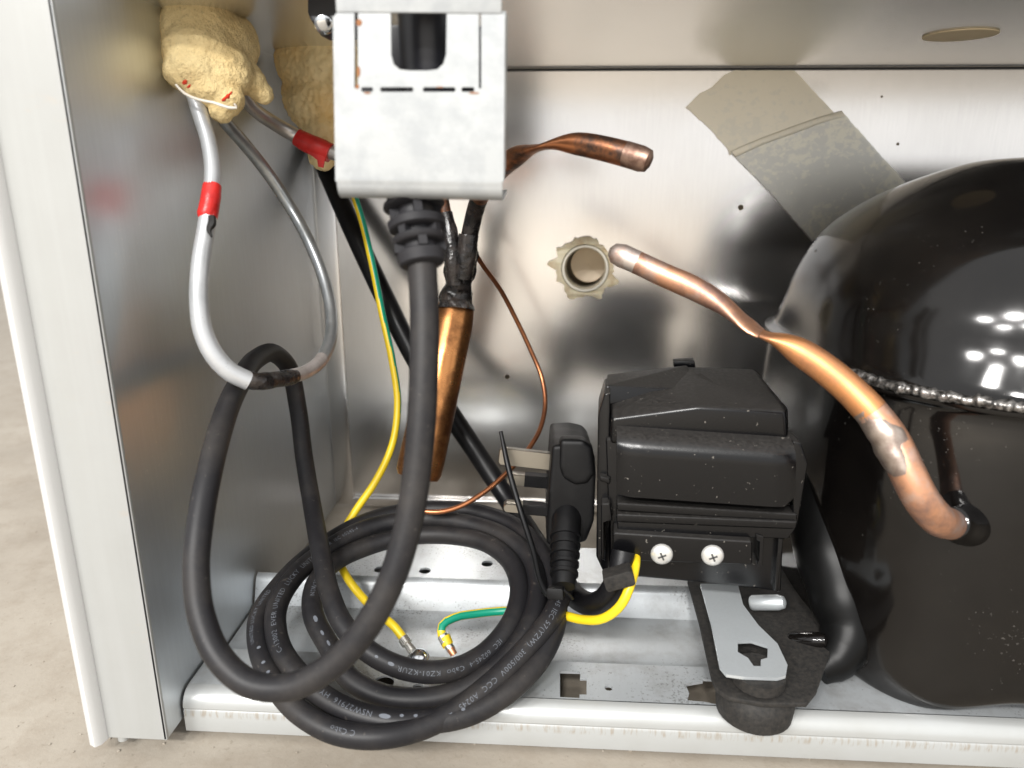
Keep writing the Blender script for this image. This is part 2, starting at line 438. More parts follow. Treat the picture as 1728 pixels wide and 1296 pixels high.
# side panels
fs_ = Frame(V((XL, 0, 0)), V((0, 1, 0)), V((0, 0, 1)))
obj('side_panel', prism(fs_, [(YF, -.2116), (YB, -.2190), (YB, ZT + .004), (YF, .2)], 0, -.0008), 'zinc_side', cab, smooth=None)
obj('side_panel', prism(Frame(V((XR, 0, 0)), V((0, 1, 0)), V((0, 0, 1))), [(YF, -.2116), (YB, -.2190), (YB, ZT + .004), (YF, .2)], -.0008, 0), 'zinc_side', cab, smooth=None)
# top panel, with the lower lip that shows as the dark seam against the back panel
ft = FZ(ZT)
dc = ft.px(1620, 58)
obj('top_panel', prism(ft, [(XL, .262), (XR, .262), (XR, YB - .0012), (XL, YB - .0012)], .001, 0), 'zinc_top', cab, smooth=None)
obj('upper_panel', prism(FY(.2615), [(XL, ZT - .0005), (XR, ZT - .0005), (XR, .5), (XL, .5)], .0012, 0, .0004), 'painted', cab)
obj('hole_plug', prism(FZ(ZT - .0006), [(dc[0] + .0145 * math.cos(a / 24 * math.tau), dc[1] + .0145 * math.sin(a / 24 * math.tau)) for a in range(24)], .0005, 0), 'disc_beige', cab)
obj('seam_lip', prism(FY(YB - .0022), [(XL + .02, ZT - .0014), (XR, ZT - .0014), (XR, ZT - .0004), (XL + .02, ZT - .0004)], 0, -.0020), 'dark_gap', cab)
# white outer skin: the flange that faces the viewer and the rolled outer edge
XO = -.1735
obj('front_flange', prism(FY(YF), [(XO + .004, -.2116), (XL + .0003, -.2116), (XL + .0003, .2), (XO + .004, .2)], .0, -.0015, .0004), 'painted', cab, smooth=30)
skin = [(XO + .0042, YF + .001), (XO + .0032, YF - .0032), (XO + .0015, YF - .0046), (XO - .0012, YF - .0034), (XO - .0022, YF), (XO - .0022, .50), (XO - .0008, .50), (XO, YF + .003)]
obj('outer_skin', prism(Frame(V((0, 0, 0)), V((1, 0, 0)), V((0, 1, 0))), skin, .2, -.2122), 'white_paint', cab, smooth=50)
pg = AY(207, 1243, YF + .004)
obj('foot_peg', lathe(V((pg.x, YF + .0045, -.2166)), V((0, 0, 1)), [(0, .0012), (.0008, .0021), (.010, .0022)], 14), 'painted', cab)

# ------------------------------------------------------------------ base tray
ZS, ZG, ZU = -.2005, -.2079, -.1932          # shelf, trough, upper shelf
XT0, XT1 = -.1452, .41
def strip(prof, x0, x1, t=.0010, nx=2):
    """sheet bent along a (Y, Z) profile"""
    vs, fs = [], []; n = len(prof)
    nor = []
    for i in range(n):
        a = V(prof[max(i - 1, 0)]); b = V(prof[min(i + 1, n - 1)]); d = (b - a).normalized(); nor.append(V((-d.y, d.x)))
    for x in (x0, x1):
        for off in (0, -t):
            for (y, z), q in zip(prof, nor): vs.append((x, y + q.x * off, z + q.y * off))
    for i in range(n - 1):
        fs += [(i, i + 1, 2 * n + i + 1, 2 * n + i), (n + i, 3 * n + i, 3 * n + i + 1, n + i + 1), (i, n + i, n + i + 1, i + 1), (2 * n + i, 2 * n + i + 1, 3 * n + i + 1, 3 * n + i)]
    fs += [(0, 2 * n, 3 * n, n), (n - 1, 2 * n - 1, 4 * n - 1, 3 * n - 1)]
    bm = bmesh.new(); bm.from_mesh(mesh(vs, fs)); return bm_mesh(bm)
def arc(cy, cz, r, a0, a1, k=6): return [(cy + r * math.cos(math.radians(a0 + (a1 - a0) * i / k)), cz + r * math.sin(math.radians(a0 + (a1 - a0) * i / k))) for i in range(k + 1)]
YR = .236
Y0, Y1 = YR + .0066, .2655
rail = [(YR, -.2180), (YR, -.2088), (YR + .0005, -.2080), (YR + .0002, -.2072)] + arc(YR + .0066, ZS - .0066, .0066, 180, 90, 7)
obj('front_rail', strip(rail, XT0, XT1), 'rail', cab)
f1 = FZ(ZS)
def hp(x, y): return f1.px(x, y)
key = pxs(f1, [(945, 1133), (979, 1134), (979, 1145), (990, 1145), (990, 1172), (978, 1172), (978, 1178), (945, 1176)])
key2 = pxs(f1, [(1157, 1155), (1186, 1150), (1186, 1146), (1225, 1148), (1225, 1192), (1188, 1184), (1160, 1182), (1163, 1170)])
holes1 = [key, key2, circ(*hp(1027, 1161), .0016, 14), circ(*hp(648, 1151), .0042, 20), circ(*hp(705, 1160), .0022, 14)]
obj('front_shelf', prism(f1, [(XT0, Y0), (XT1, Y0), (XT1, Y1), (XT0, Y1)], 0, -.0010, holes=holes1), 'zinc_tray', cab, smooth=None)
obj('trough', strip([(Y1, ZS)] + [(Y1 + .0012, ZS - .001), (Y1 + .003, ZG + .001), (Y1 + .0045, ZG)] + [(.3061, ZG), (.3087, ZG + .0012), (.3129, ZU - .003)] + [(.3143, ZU - .0009), (.3166, ZU)], XT0, XT1), 'zinc_tray', cab)
f2 = FZ(ZU)
holes2 = [circ(*f2.px(x, y), .0030, 18) for x, y in ((641, 961), (717, 963), (822, 951))]
obj('rear_shelf', prism(f2, [(XT0 + .02, .3166), (XT1, .3166), (XT1, .3530), (XT0 + .02, .3510)], 0, -.0010, holes=holes2), 'zinc_tray', cab, smooth=None)
obj('tray_rim', strip([(.3520, ZU - .0005), (.3530, ZU - .003), (.3535, ZU - .026)], XT0 + .02, XT1), 'zinc_tray', cab)

# ------------------------------------------------------------------ drain pipe in the back panel
dp = thing('drain_pipe', 'short cream plastic pipe stub through the back panel with a ragged sealant collar', 'pipe', (tube_c[0], YB, tube_c[1]))
o = V((tube_c[0], YB - .0035, tube_c[1]))
def ringtube(o, ax, r0, r1, h0, h1, seg=40):
    return lathe_open(o, ax, [(h0, r1), (h0 + .0004, r1 + .0004), (h1, r1 + .0004), (h1, r0)][:0] or [(h1, r0), (h0 + .0005, r0), (h0, r0 - .0004), (h0, r1 + .0004), (h0 + .0005, r1), (h1, r1)], seg)
def lathe_open(o, axis, prof, seg=40):
    axis = axis.normalized(); n = axis.orthogonal().normalized(); b = axis.cross(n); vs, fs = [], []
    for h, r in prof:
        for k in range(seg):
            a = 2 * math.pi * k / seg; vs.append(o + axis * h + (n * math.cos(a) + b * math.sin(a)) * r)
    for i in range(len(prof) - 1):
        for k in range(seg): fs.append((i * seg + k, i * seg + (k + 1) % seg, (i + 1) * seg + (k + 1) % seg, (i + 1) * seg + k))
    return mesh(vs, fs)
ax = V((.05, 1, -.10)).normalized()
obj('pipe', ringtube(o, ax, .0143, .0126, 0, .055), 'pvc', dp, smooth=35)
obj('pipe_elbow', lathe_open(o + ax * .030 + V((.002, 0, .002)), ax, [(0, .0115), (.004, .0112), (.006, .0002)], 32), 'pvc_inside', dp, smooth=35)
rg = []
for k in range(72):
    a = math.tau * k / 72
    r = .0172 + .0016 * noise.noise(V((math.cos(a) * 2, math.sin(a) * 2, 3))) + .0022 * noise.noise(V((math.cos(a) * 7, math.sin(a) * 7, 9)))
    for a0, w, h in ((3.0, .16, .0065), (2.55, .22, .003), (-.45, .16, .0055), (-1.1, .16, .0035), (-2.0, .2, .004), (-2.75, .15, .002), (1.6, .5, .002)):
        d = (a - a0 + math.pi) % math.tau - math.pi; r += h * math.exp(-(d / w) ** 2)
    rg.append((tube_c[0] + r * math.cos(a), tube_c[1] + r * math.sin(a)))
sl = prism(FY(YB), rg, .0032, -.0001, holes=[circ(*tube_c, .0147, 40)])
bm = bmesh.new(); bm.from_mesh(sl)
for v in bm.verts:
    if v.co.y < YB - .001: v.co.y += .0014 * noise.noise(v.co * 400)
obj('sealant_collar', bm_mesh(bm), 'sealant', dp, smooth=50)

# ------------------------------------------------------------------ adhesive tape on the back panel
def tape(name, pix, n, mat, label):
    poly = pxs(fb, pix)
    dense = []
    for i in range(len(poly)):
        a, b = V(poly[i]), V(poly[(i + 1) % len(poly)])
        k = max(1, int((b - a).length / .002))
        for j in range(k):
            q = a + (b - a) * (j / k); w = .00035 * noise.noise(V((q.x * 500, q.y * 500, 5)))
            dense.append((q.x + w, q.y + w))
    return obj(name, prism(fb, dense, n, n - .0003, 0), mat, label=label, cat='tape', group='tape strips on the back panel', smooth=None)
tape('adhesive_tape', [(1240, 119), (1340, 119), (1412, 196), (1330, 228), (1231, 262), (1228, 252), (1198, 218), (1157, 181), (1180, 158), (1200, 148), (1222, 126)], .0008, 'tape_beige', 'upper beige strip of tape just below the top seam with a torn left corner')
low_tape = tape('adhesive_tape', [(1232, 257), (1330, 216), (1418, 187), (1470, 246), (1530, 312), (1560, 345), (1440, 480), (1372, 408), (1300, 326), (1250, 275)], .0016, 'tape_grey', 'lower mottled grey strip of tape running down behind the black compressor')
fold = pxs(fb, [(1233, 255), (1282, 234), (1330, 216), (1378, 199), (1418, 187), (1425, 196), (1384, 208), (1334, 227), (1288, 243), (1240, 265)])
obj('folded_edge', prism(fb, fold, .0024, .0013, .0004), 'tape_beige', low_tape)

# ------------------------------------------------------------------ compressor
KC = 1.04
CX, CY, CA, CB = .2500, .3270, .1400, .1045
comp = thing('compressor', 'glossy black hermetic compressor with a pinched copper tube on its front', 'compressor', (CX, CY, ZS))
def plan(a, n, inset):
    c, s = math.cos(a), math.sin(a); e = 2 / n
    return ((CA - inset) * math.copysign(abs(c) ** e, c), (CB - inset) * math.copysign(abs(s) ** e, s))
def shell(prof, nu=176, botwave=0):
    vs, fs = [], []
    for i, (z, ins, n) in enumerate(prof):
        for k in range(nu):
            a = math.tau * k / nu; x, y = plan(a, n, ins)
            zz = z
            if botwave:
                w = max(0, min(1, (-.150 - z) / .03))
                zz += w * botwave * (math.exp(-((x + .075) / .02) ** 2) - .9 * math.exp(-((x + .112) / .022) ** 2) - .5 * math.exp(-((x + .02) / .04) ** 2))
            vs.append((KC * (CX + x), KC * (CY + y), KC * zz))
    for i in range(len(prof) - 1):
        for k in range(nu): fs.append((i * nu + k, i * nu + (k + 1) % nu, (i + 1) * nu + (k + 1) % nu, (i + 1) * nu + k))
    fs.append(tuple(reversed(range(nu)))); fs.append(tuple((len(prof) - 1) * nu + k for k in range(nu)))
    return mesh(vs, fs)
def smoothprof(pr, k=4):
    pts = [(V(p), 0) for p in pr]; out = []
    for i in range(len(pr) - 1):
        p0, p1, p2, p3 = V(pr[max(i - 1, 0)]), V(pr[i]), V(pr[i + 1]), V(pr[min(i + 2, len(pr) - 1)])
        for j in range(k):
            t = j / k
            out.append(tuple(.5 * ((2 * p1) + (p2 - p0) * t + (2 * p0 - 5 * p1 + 4 * p2 - p3) * t * t + (3 * p1 - p0 - 3 * p2 + p3) * t**3)))
    return out + [tuple(pr[-1])]
ZSE = -.0735
low = smoothprof([(-.1890, .030, 3.6), (-.1905, .013, 3.8), (-.1893, .0045, 4.0), (-.183, .001, 4.0), (-.167, .001, 4.0), (-.13, .0005, 4.0), (-.095, 0, 3.6), (ZSE - .004, -.0005, 3.3), (ZSE - .0018, -.003, 3.2), (ZSE, -.0034, 3.2)])
obj('lower_shell', shell(low, botwave=.006), 'black_gloss', comp, smooth=60)
up = smoothprof([(ZSE + .0001, -.0030, 3.2), (ZSE + .0016, -.0005, 3.2), (ZSE + .004, .0012, 3.1), (-.058, .0022, 2.7), (-.046, .0045, 2.6), (-.034, .009, 2.5), (-.022, .017, 2.45), (-.012, .029, 2.4), (-.004, .043, 2.4), (.0025, .058, 2.3), (.0065, .072, 2.4), (.008, .088, 2.2), (.0085, .099, 2.0)])
obj('upper_shell', shell(up), 'black_gloss', comp, smooth=60)
# weld bead round the joint
bead, br = [], []
for k in range(451):
    a = math.pi * (1.055 + .92 * k / 450); x, y = plan(a, 3.2, -.0022); bead.append(KC * V((CX + x, CY + y, ZSE + .0018 + (.0005 * noise.noise(V((x * 400, y * 400, 0))))))); br.append(.0021 + .0007 * noise.noise(V((x * 700, y * 700, 4))))
obj('weld_bead', tube((bead, br), seg=10, caps=False, wob=.45), 'weld_metal', comp, smooth=50)
# copper charging tube: socket on the shell, tube, braze, crimp, sealed end
obj('tube_socket', lathe(KC * A(1620, 884, .2465), (A(1585, 878, .233) - A(1620, 884, .2465)), [(-.012, .0078), (-.002, .0074), (.002, .0060), (.009, .0057), (.0095, .005)], 28), 'black_gloss', comp)
def crimp(c, w, depth, direction):
    def f(t):
        k = math.exp(-((t - c) / w) ** 2) * depth
        def g(off, T):
            d = (direction - T * direction.dot(T)).normalized(); e = T.cross(d)
            return d * off.dot(d) * (1 - k) + e * off.dot(e) * (1 + k * .25)
        return g
    return f
ct = T3k(KC, (1602, 884, .240, .0052), (1580, 874, .232, .0054), (1556, 845, .229, .0054), (1530, 795, .229, .0054), (1505, 742, .231, .0053), (1470, 695, .233, .0052), (1420, 645, .236, .0050), (1360, 600, .239, .0049), (1320, 577, .241, .0047), (1284, 563, .243, .0044))
tip = T3k(KC, (1284, 563, .243, .0044), (1255, 543, .245, .0046), (1220, 515, .247, .0045), (1170, 486, .25, .0044), (1120, 464, .253, .0042), (1075, 443, .256, .0041), (1050, 432, .257, .0042), (1036, 427, .258, .0036), (1029, 425, .2585, .0018))
path, rad = spline(ct + tip[1:], .0015)
n = len(path)
iA = min(range(n), key=lambda i: (path[i] - KC * A(1470, 695, .233)).length); iB = min(range(n), key=lambda i: (path[i] - KC * A(1075, 443, .256)).length); iM = min(range(n), key=lambda i: (path[i] - KC * A(1284, 563, .243)).length)
def sub(a, b): return (path[a:b + 1], rad[a:b + 1])
cdir = (DOWN * .9 + RIGHT * .5).normalized()
def part_crimp(a, b, mid, w, dep):
    L = b - a
    return crimp((mid - a) / L, w * 1.0 / L, dep, cdir)
tubep = obj('charging_tube', join(tube(sub(0, iA), seg=24)), 'copper_bright', comp)
obj('middle_section', tube(sub(iA, iM), seg=24, caps=False, flat=part_crimp(iA, iM, iM, 6, .72)), 'copper_orange', tubep)
obj('crimped_section', tube(sub(iM, iB), seg=24, caps=False, flat=part_crimp(iM, iB, iM, 11, .72)), 'copper_bright', tubep)
obj('sealed_tip', tube(sub(iB, n - 1), seg=24, wob=.05), 'solder_tip', tubep)
i1 = min(range(n), key=lambda i: (path[i] - KC * A(1512, 800, .229)).length); i2 = min(range(n), key=lambda i: (path[i] - KC * A(1458, 690, .233)).length)
bp_, bq_ = [], []
for i in range(i1, i2 + 1):
    t = (i - i1) / (i2 - i1); bp_.append(path[i] - RIGHT * .0011 + DOWN * .0003 - FWD * .0004); bq_.append(rad[i] * (.80 + .22 * math.sin(math.pi * min(1, t * 1.15)) ** .6 if t < .87 else .80))
obj('braze_joint', tube((bp_, bq_), seg=24, wob=.14), 'solder', tubep)
# mounting foot and its stand-offs
ff = FZ(-.1850)
foot_px = [(1160, 978), (1180, 1050), (1200, 1140), (1208, 1160), (1230, 1176), (1290, 1186), (1362, 1186), (1378, 1166), (1402, 1096), (1430, 1075), (1480, 1020), (1440, 960), (1330, 950)]
foot = obj('mounting_foot', prism(ff, pxs(ff, foot_px), 0, -.0022, .0007), 'dusty_plate', comp)
gc = ff.px(1285, 1160)
obj('rubber_grommet', lathe(V((gc[0], gc[1] + .006, ZS + .0003)), V((0, 0, 1)), [(0, .0125), (.0004, .0142), (.0060, .0148), (.0105, .0140), (.0119, .0128)], 32), 'dusty_plate', foot)
for x, y, z, r in ((1306, 1018, .298, .0034), (1375, 1082, .282, .0032)):
    c = A(x, y, z * 1.05); obj('stud', lathe(c - V((.008, -.006, .004)), V((.9, -.45, .35)), [(0, r * .8), (.001, r), (.012, r), (.0145, r * .75), (.0152, r * .3)], 18), 'zinc_clip' if r > .0033 else 'black_gloss', foot)
obj('support_leg', tube(T3k(1.05, (1385, 740, .335, .014), (1388, 850, .312, .0150), (1404, 930, .300, .0150), (1422, 1010, .292, .0130), (1430, 1070, .287, .0105), (1408, 1112, .284, .0085), (1380, 1130, .283, .006)), seg=24), 'leg_black', comp)

# zinc spring clip that holds the foot down
cl = thing('mounting_clip', 'grey zinc strap with a punched hole on the black foot below the relay box', 'clip', AZ(1270, 1110, -.1775))
fc = Frame(AZ(1270, 1110, -.1770), V((1, -.03, 0)), V((0, 1, .05)))
cp = pxs(fc, [(1182, 985), (1200, 1050), (1215, 1125), (1226, 1138), (1255, 1142), (1312, 1144), (1326, 1140), (1329, 1122), (1312, 1086), (1280, 1055), (1254, 1020), (1245, 985)])
hole = pxs(fc, [(1245, 1082), (1268, 1081), (1296, 1090), (1295, 1110), (1284, 1113), (1284, 1124), (1272, 1124), (1262, 1110), (1245, 1100)])
obj('strap', prism(fc, cp, 0, -.0013, 0, holes=[hole]), 'zinc_clip', cl, smooth=30)
bu = fc.px(1285, 1135)
obj('bush', lathe(fc.p(bu[0], bu[1] + .003, -.0068), fc.n, [(0, .0085), (.001, .0098), (.0052, .0098)], 24), 'dusty_plate', cl)

# ------------------------------------------------------------------ relay box on the compressor
box = thing('relay_box', 'dusty black plastic relay box with two white screws beside the compressor', 'relay box', AY(1180, 995, .268))
ph = math.radians(4.0)
fx = Frame(AY(1020, 985, .268), V((math.cos(ph), -math.sin(ph), 0)), V((0, .02, 1)))
def bxp(name, pix, n0, n1, bev=.001, par=box, mat='box_plastic', seg=3): return obj(name, prism(fx, pxs(fx, pix, n0), n0, n1, bev, seg), mat, par, smooth=35)
# main case, its sloping lid and the front cover
case = bxp('case', [(1022, 740), (1330, 752), (1318, 1000), (1250, 990), (1074, 974), (1030, 955)], -.004, -.050, .0012)
def hull_part(name, pts, par, bev=.0012, mat='box_plastic'):
    bm = bmesh.new()
    for p in pts: bm.verts.new(p)
    r = bmesh.ops.convex_hull(bm, input=bm.verts[:])
    junk = [e for e in r['geom_interior'] if isinstance(e, bmesh.types.BMVert)]
    if junk: bmesh.ops.delete(bm, geom=junk, context='VERTS')
    bmesh.ops.dissolve_limit(bm, angle_limit=math.radians(3), verts=bm.verts[:], edges=bm.edges[:])
    bmesh.ops.bevel(bm, geom=bm.edges[:], offset=bev, segments=3, profile=.6, affect='EDGES', clamp_overlap=True)
    return obj(name, bm_mesh(bm), mat, par, smooth=35)
def fpt(x, y, n): u, v = fx.px(x, y, n); return fx.p(u, v, n)
# lid: front edge rises to the middle, top slopes up to the back
fpts = [fpt(1032, 706, -.002), fpt(1180, 686, -.002), fpt(1326, 694, -.002), fpt(1330, 748, -.002), fpt(1030, 748, -.002)]
bpts = [fpt(1024, 640, -.034), fpt(1160, 618, -.046), fpt(1272, 622, -.046), fpt(1330, 690, -.03), fpt(1024, 740, -.046), fpt(1330, 740, -.046)]
obj_l = hull_part('lid', fpts + bpts, box, .0014)
# stepped ribs on the lid
hull_part('lid_rib', [fpt(1024, 650, -.014), fpt(1024, 684, -.012), fpt(1176, 657, -.024), fpt(1024, 632, -.040), fpt(1160, 616, -.046), fpt(1024, 690, -.04), fpt(1160, 690, -.046)], box, .0006)
hull_part('lid_rib', [fpt(1166, 634, -.036), fpt(1182, 628, -.037), fpt(1268, 682, -.009), fpt(1240, 687, -.008), fpt(1200, 680, -.040)], box, .0006)
obj('back_clip', prism(fx, pxs(fx, [(1137, 622), (1137, 610), (1172, 608), (1174, 622)], -.05), -.05, -.056, .0006), 'box_plastic', box)
# bulging front cover with a rounded top edge
fc_poly = []
def cover(x0, x1, yt0, yt1, yb0, yb1, nback, nfront):
    prof = [(0, nback), (.05, nfront - .0055), (.10, nfront - .0030), (.17, nfront - .0011), (.25, nfront - .0003), (.36, nfront), (.985, nfront - .0006), (1.0, nfront - .0018), (1.0, nback)]
    vs, fs = [], []; nx = 14
    for i in range(nx + 1):
        t = i / nx; e = min(t, 1 - t) * nx; dn = .0022 * max(0, 1 - e / 1.0)
        x = x0 + (x1 - x0) * t; yt = yt0 + (yt1 - yt0) * t; yb = yb0 + (yb1 - yb0) * t
        if t > .9: yb -= (t - .9) ** 2 * 1800
        for s, nn in prof:
            q = fx.px(x, yt + (yb - yt) * s, nfront); vs.append(fx.p(q[0], q[1], max(nback, nn - dn)))
    m = len(prof)
    for i in range(nx):
        for j in range(m - 1): fs.append((i * m + j, (i + 1) * m + j, (i + 1) * m + j + 1, i * m + j + 1))
    fs.append(tuple(range(m))); fs.append(tuple(reversed(range(nx * m, nx * m + m))))
    bm = bmesh.new(); bm.from_mesh(mesh(vs, fs)); return bm_mesh(bm)
obj('front_cover', cover(1041, 1346, 731, 752, 840, 861, -.004, .0085), 'box_plastic', box, smooth=55)
bxp('cover_flange', [(1338, 744), (1352, 748), (1364, 782), (1346, 886), (1338, 886)], .002, -.012, .001)
bxp('lower_lip', [(1040, 849), (1346, 868), (1345, 882), (1041, 862)], .0030, -.006, .001)
bxp('ridge', [(1040, 868), (1346, 881), (1343, 893), (1040, 881)], .0042, -.006, .0009)
bxp('ridge', [(1042, 880), (1343, 892), (1330, 910), (1042, 899)], .0012, -.006, .0008)
sp = bxp('screw_plate', [(1034, 899), (1270, 914), (1270, 954), (1034, 946)], .0048, -.006, .0012)
bxp('slot_frame', [(1276, 902), (1289, 906), (1287, 955), (1279, 957), (1279, 948), (1281, 946), (1282, 914), (1276, 911)], .002, -.006, .0004)
bxp('corner_rib', [(1313, 908), (1322, 910), (1312, 1000), (1306, 999)], -.001, -.02, .0006)
bxp('side_edge', [(1009, 700), (1020, 664), (1030, 662), (1030, 960), (1018, 966), (1006, 940)], -.006, -.03, .001)
bxp('side_latch', [(1014, 850), (1030, 850), (1034, 880), (1022, 884), (1022, 948), (1014, 944)], .0, -.012, .0012)
bxp('side_latch', [(1012, 804), (1030, 808), (1030, 818), (1012, 812)], -.002, -.012, .0008)
for sx_, sy_ in ((1117, 937), (1203, 939)):
    q = fx.px(sx_, sy_, .006); c = fx.p(q[0], q[1], .0045)
    sc = obj('screw', lathe(c, fx.n, [(0, .0044), (.0009, .0044), (.0017, .0038), (.0023, .0026), (.0026, .0012)], 26), 'white_screw', box)
    for ang in (25, 115):
        u = fx.u * math.cos(math.radians(ang)) + fx.v * math.sin(math.radians(ang))
        fr = Frame(c + fx.n * .0024, u, fx.n.cross(u)); obj('cross_slot', prism(fr, [(-.0017, -.00035), (.0017, -.00035), (.0017, .00035), (-.0017, .00035)], .0004, -.0004), 'screw_slot', sc)

# ------------------------------------------------------------------ lettering wrapped on a cord
def text_mesh(s, size):
    c = bpy.data.curves.new('t', 'FONT'); c.body = s; c.size = size; c.resolution_u = 2; c.space_character = 1.12; c.offset = -.00003
    o = bpy.data.objects.new('t', c); COL.objects.link(o)
    dg = bpy.context.evaluated_depsgraph_get(); me = bpy.data.meshes.new_from_object(o.evaluated_get(dg))
    bpy.data.objects.remove(o); bpy.data.curves.remove(c); return me
def proj(p): z = p.dot(FWD); return (PW / 2 + F_PX * p.dot(RIGHT) / z, PH / 2 + F_PX * p.dot(DOWN) / z)
def wrap_text(path, rad, s, start, size, off=0.0, rev=False, lo=0, hi=None, stretch=1.0, me=None):
    """letters start at the point of the path nearest to the frame position start and run along (rev: against) it"""
    hi = hi or len(path) - 1
    i0 = min(range(lo, hi), key=lambda i: (proj(path[i])[0] - start[0]) ** 2 + (proj(path[i])[1] - start[1]) ** 2)
    me = me or text_mesh(s, size)
    d = [0.0]
    seq = list(range(i0, hi + 1)) if not rev else list(range(i0, lo - 1, -1))
    for a, b in zip(seq, seq[1:]): d.append(d[-1] + (path[b] - path[a]).length)
    import bisect
    vs = []
    for v in me.vertices:
        x = max(0, v.co.x * stretch); k = max(0, min(len(seq) - 2, bisect.bisect_right(d, x) - 1)); t = (x - d[k]) / max(1e-9, d[k + 1] - d[k]); t = min(t, 1)
        a, b = seq[k], seq[k + 1]; p = path[a].lerp(path[b], t); T = (path[b] - path[a]).normalized(); r = rad[a] * 1.012 + .00006
        toc = -p; toc = (toc - T * toc.dot(T)).normalized(); side = toc.cross(T)      # up of the letters
        ang = (v.co.y - size * .35 + off) / r
        vs.append(p + (toc * math.cos(ang) + side * math.sin(ang)) * r)
    return mesh(vs, [tuple(p.vertices) for p in me.polygons])

# ------------------------------------------------------------------ power cord
R0 = .0042
cord = thing('power_cord', 'thick black rubber power cord coiled on the tray with three-pin plug', 'power cord', AZ(690, 1180, ZS))
Rf = .0041
pts = [(708, 352, .216, .0043), (712, 440, .2140, .0043), (716, 520, .2125, .0043), (716, 600, .2115, .0043), (712, 700, .211, .0043), (703, 800, .211, .0042), (688, 890, .211, .0042), (660, 980, .211, Rf), (617, 1060, .212, Rf), (557, 1125, .214, Rf), (485, 1160, .216, Rf), (420, 1153, .218, Rf), (369, 1108, .221, Rf), (340, 1040, .225, Rf), (331, 960, .230, Rf), (338, 880, .236, R0), (355, 790, .245, R0), (380, 700, .262, R0), (405, 645, .285, R0), (432, 606, .310, R0), (462, 596, .330, R0), (488, 622, .346, R0), (503, 690, .352, R0), (513, 770, .348, R0), (528, 860, .335, R0), (543, 940, .312, R0), (556, 1000, .296, R0), (580, 1055, .283, R0), (626, 1102, .274, R0), (690, 1130, .270, R0), (755, 1132, .270, R0), (815, 1106, .275, R0), (860, 1055, .284, R0), (877, 1000, .297, R0), (866, 955, .309, R0), (825, 918, .322, R0), (765, 904, .331, R0), (690, 905, .333, R0), (620, 922, .327, R0), (565, 948, .318, R0), (533, 985, .305, R0), (528, 1035, .291, R0), (555, 1090, .279, R0), (590, 1145, .270, R0),
       (640, 1172, .266, R0), (710, 1180, .265, R0), (780, 1165, .267, R0), (845, 1120, .273, R0), (890, 1060, .283, R0), (907, 1000, .296, R0), (897, 950, .310, R0), (855, 908, .323, R0), (790, 884, .334, R0), (700, 876, .340, R0), (610, 895, .333, R0), (545, 932, .320, R0), (495, 975, .303, R0), (466, 1030, .287, R0), (470, 1085, .275, R0), (505, 1140, .264, R0), (560, 1185, .258, R0), (630, 1212, .255, R0), (710, 1218, .255, R0), (790, 1205, .258, R0), (860, 1165, .264, R0), (912, 1110, .274, R0), (938, 1050, .286, R0), (935, 985, .302, R0), (912, 930, .318, R0), (868, 888, .334, R0), (800, 864, .345, R0), (715, 860, .350, R0), (620, 880, .343, R0), (540, 925, .328, R0), (475, 985, .306, R0), (438, 1040, .290, R0), (438, 1095, .276, R0), (462, 1150, .264, R0), (510, 1205, .254, R0), (570, 1236, .2495, R0), (640, 1243, .2485, R0), (705, 1230, .2525, R0), (775, 1195, .2590, R0), (835, 1148, .2655, R0), (885, 1098, .273, R0), (925, 1050, .281, R0), (945, 1010, .290, R0), (953, 985, .297, R0), (958, 950, .305, R0)]
pts = [(x, y, z * k, rr_ * k) for i, (x, y, z, rr_) in enumerate(pts) for k in (1 + .052 * max(0, min(1, (i - 25) / 6)),)]
cpath, crad = spline(T3(*pts))
cable = obj('cable', tube((cpath, crad), seg=22), 'cord_rubber', cord)
# strain relief: stacked slotted collars
s0, s1 = A(698, 341, .2165), A(713, 446, .2140); sax = (s1 - s0)
L = sax.length; sax = sax / L
srel = obj('strain_relief', lathe(s0 - sax * .004, sax, [(0, .0078), (.004, .0078), (.0045, .0052), (L * .9, .0050), (L + .004, .0046)], 28), 'relief_rubber', cord)
for a, b, r0, r1 in ((.00, .10, .0091, .0093), (.30, .46, .0088, .0084), (.56, .68, .0081, .0078), (.80, 1.02, .0072, .0067)):
    h0, h1 = L * a, L * b
    obj('collar', lathe(s0, sax, [(h0, r0 - .0007), (h0 + .0005, r0), (h1 - .0006, r1), (h1, r1 - .0008)], 36), 'relief_rubber', srel)
for k, (a, b) in enumerate(((.10, .30), (.46, .56), (.68, .80))):
    for j in range(4):
        an = math.pi / 2 * j + .5 + k * .785
        n_ = sax.orthogonal().normalized(); b_ = sax.cross(n_); rd = n_ * math.cos(an) + b_ * math.sin(an)
        fr = Frame(s0 + rd * .0066, sax.cross(rd), sax); fr2 = fr
        obj('web', prism(fr2, [(-.0012, L * a - .0002), (.0012, L * a - .0002), (.0012, L * b + .0002), (-.0012, L * b + .0002)], .0010, -.003), 'relief_rubber', srel)
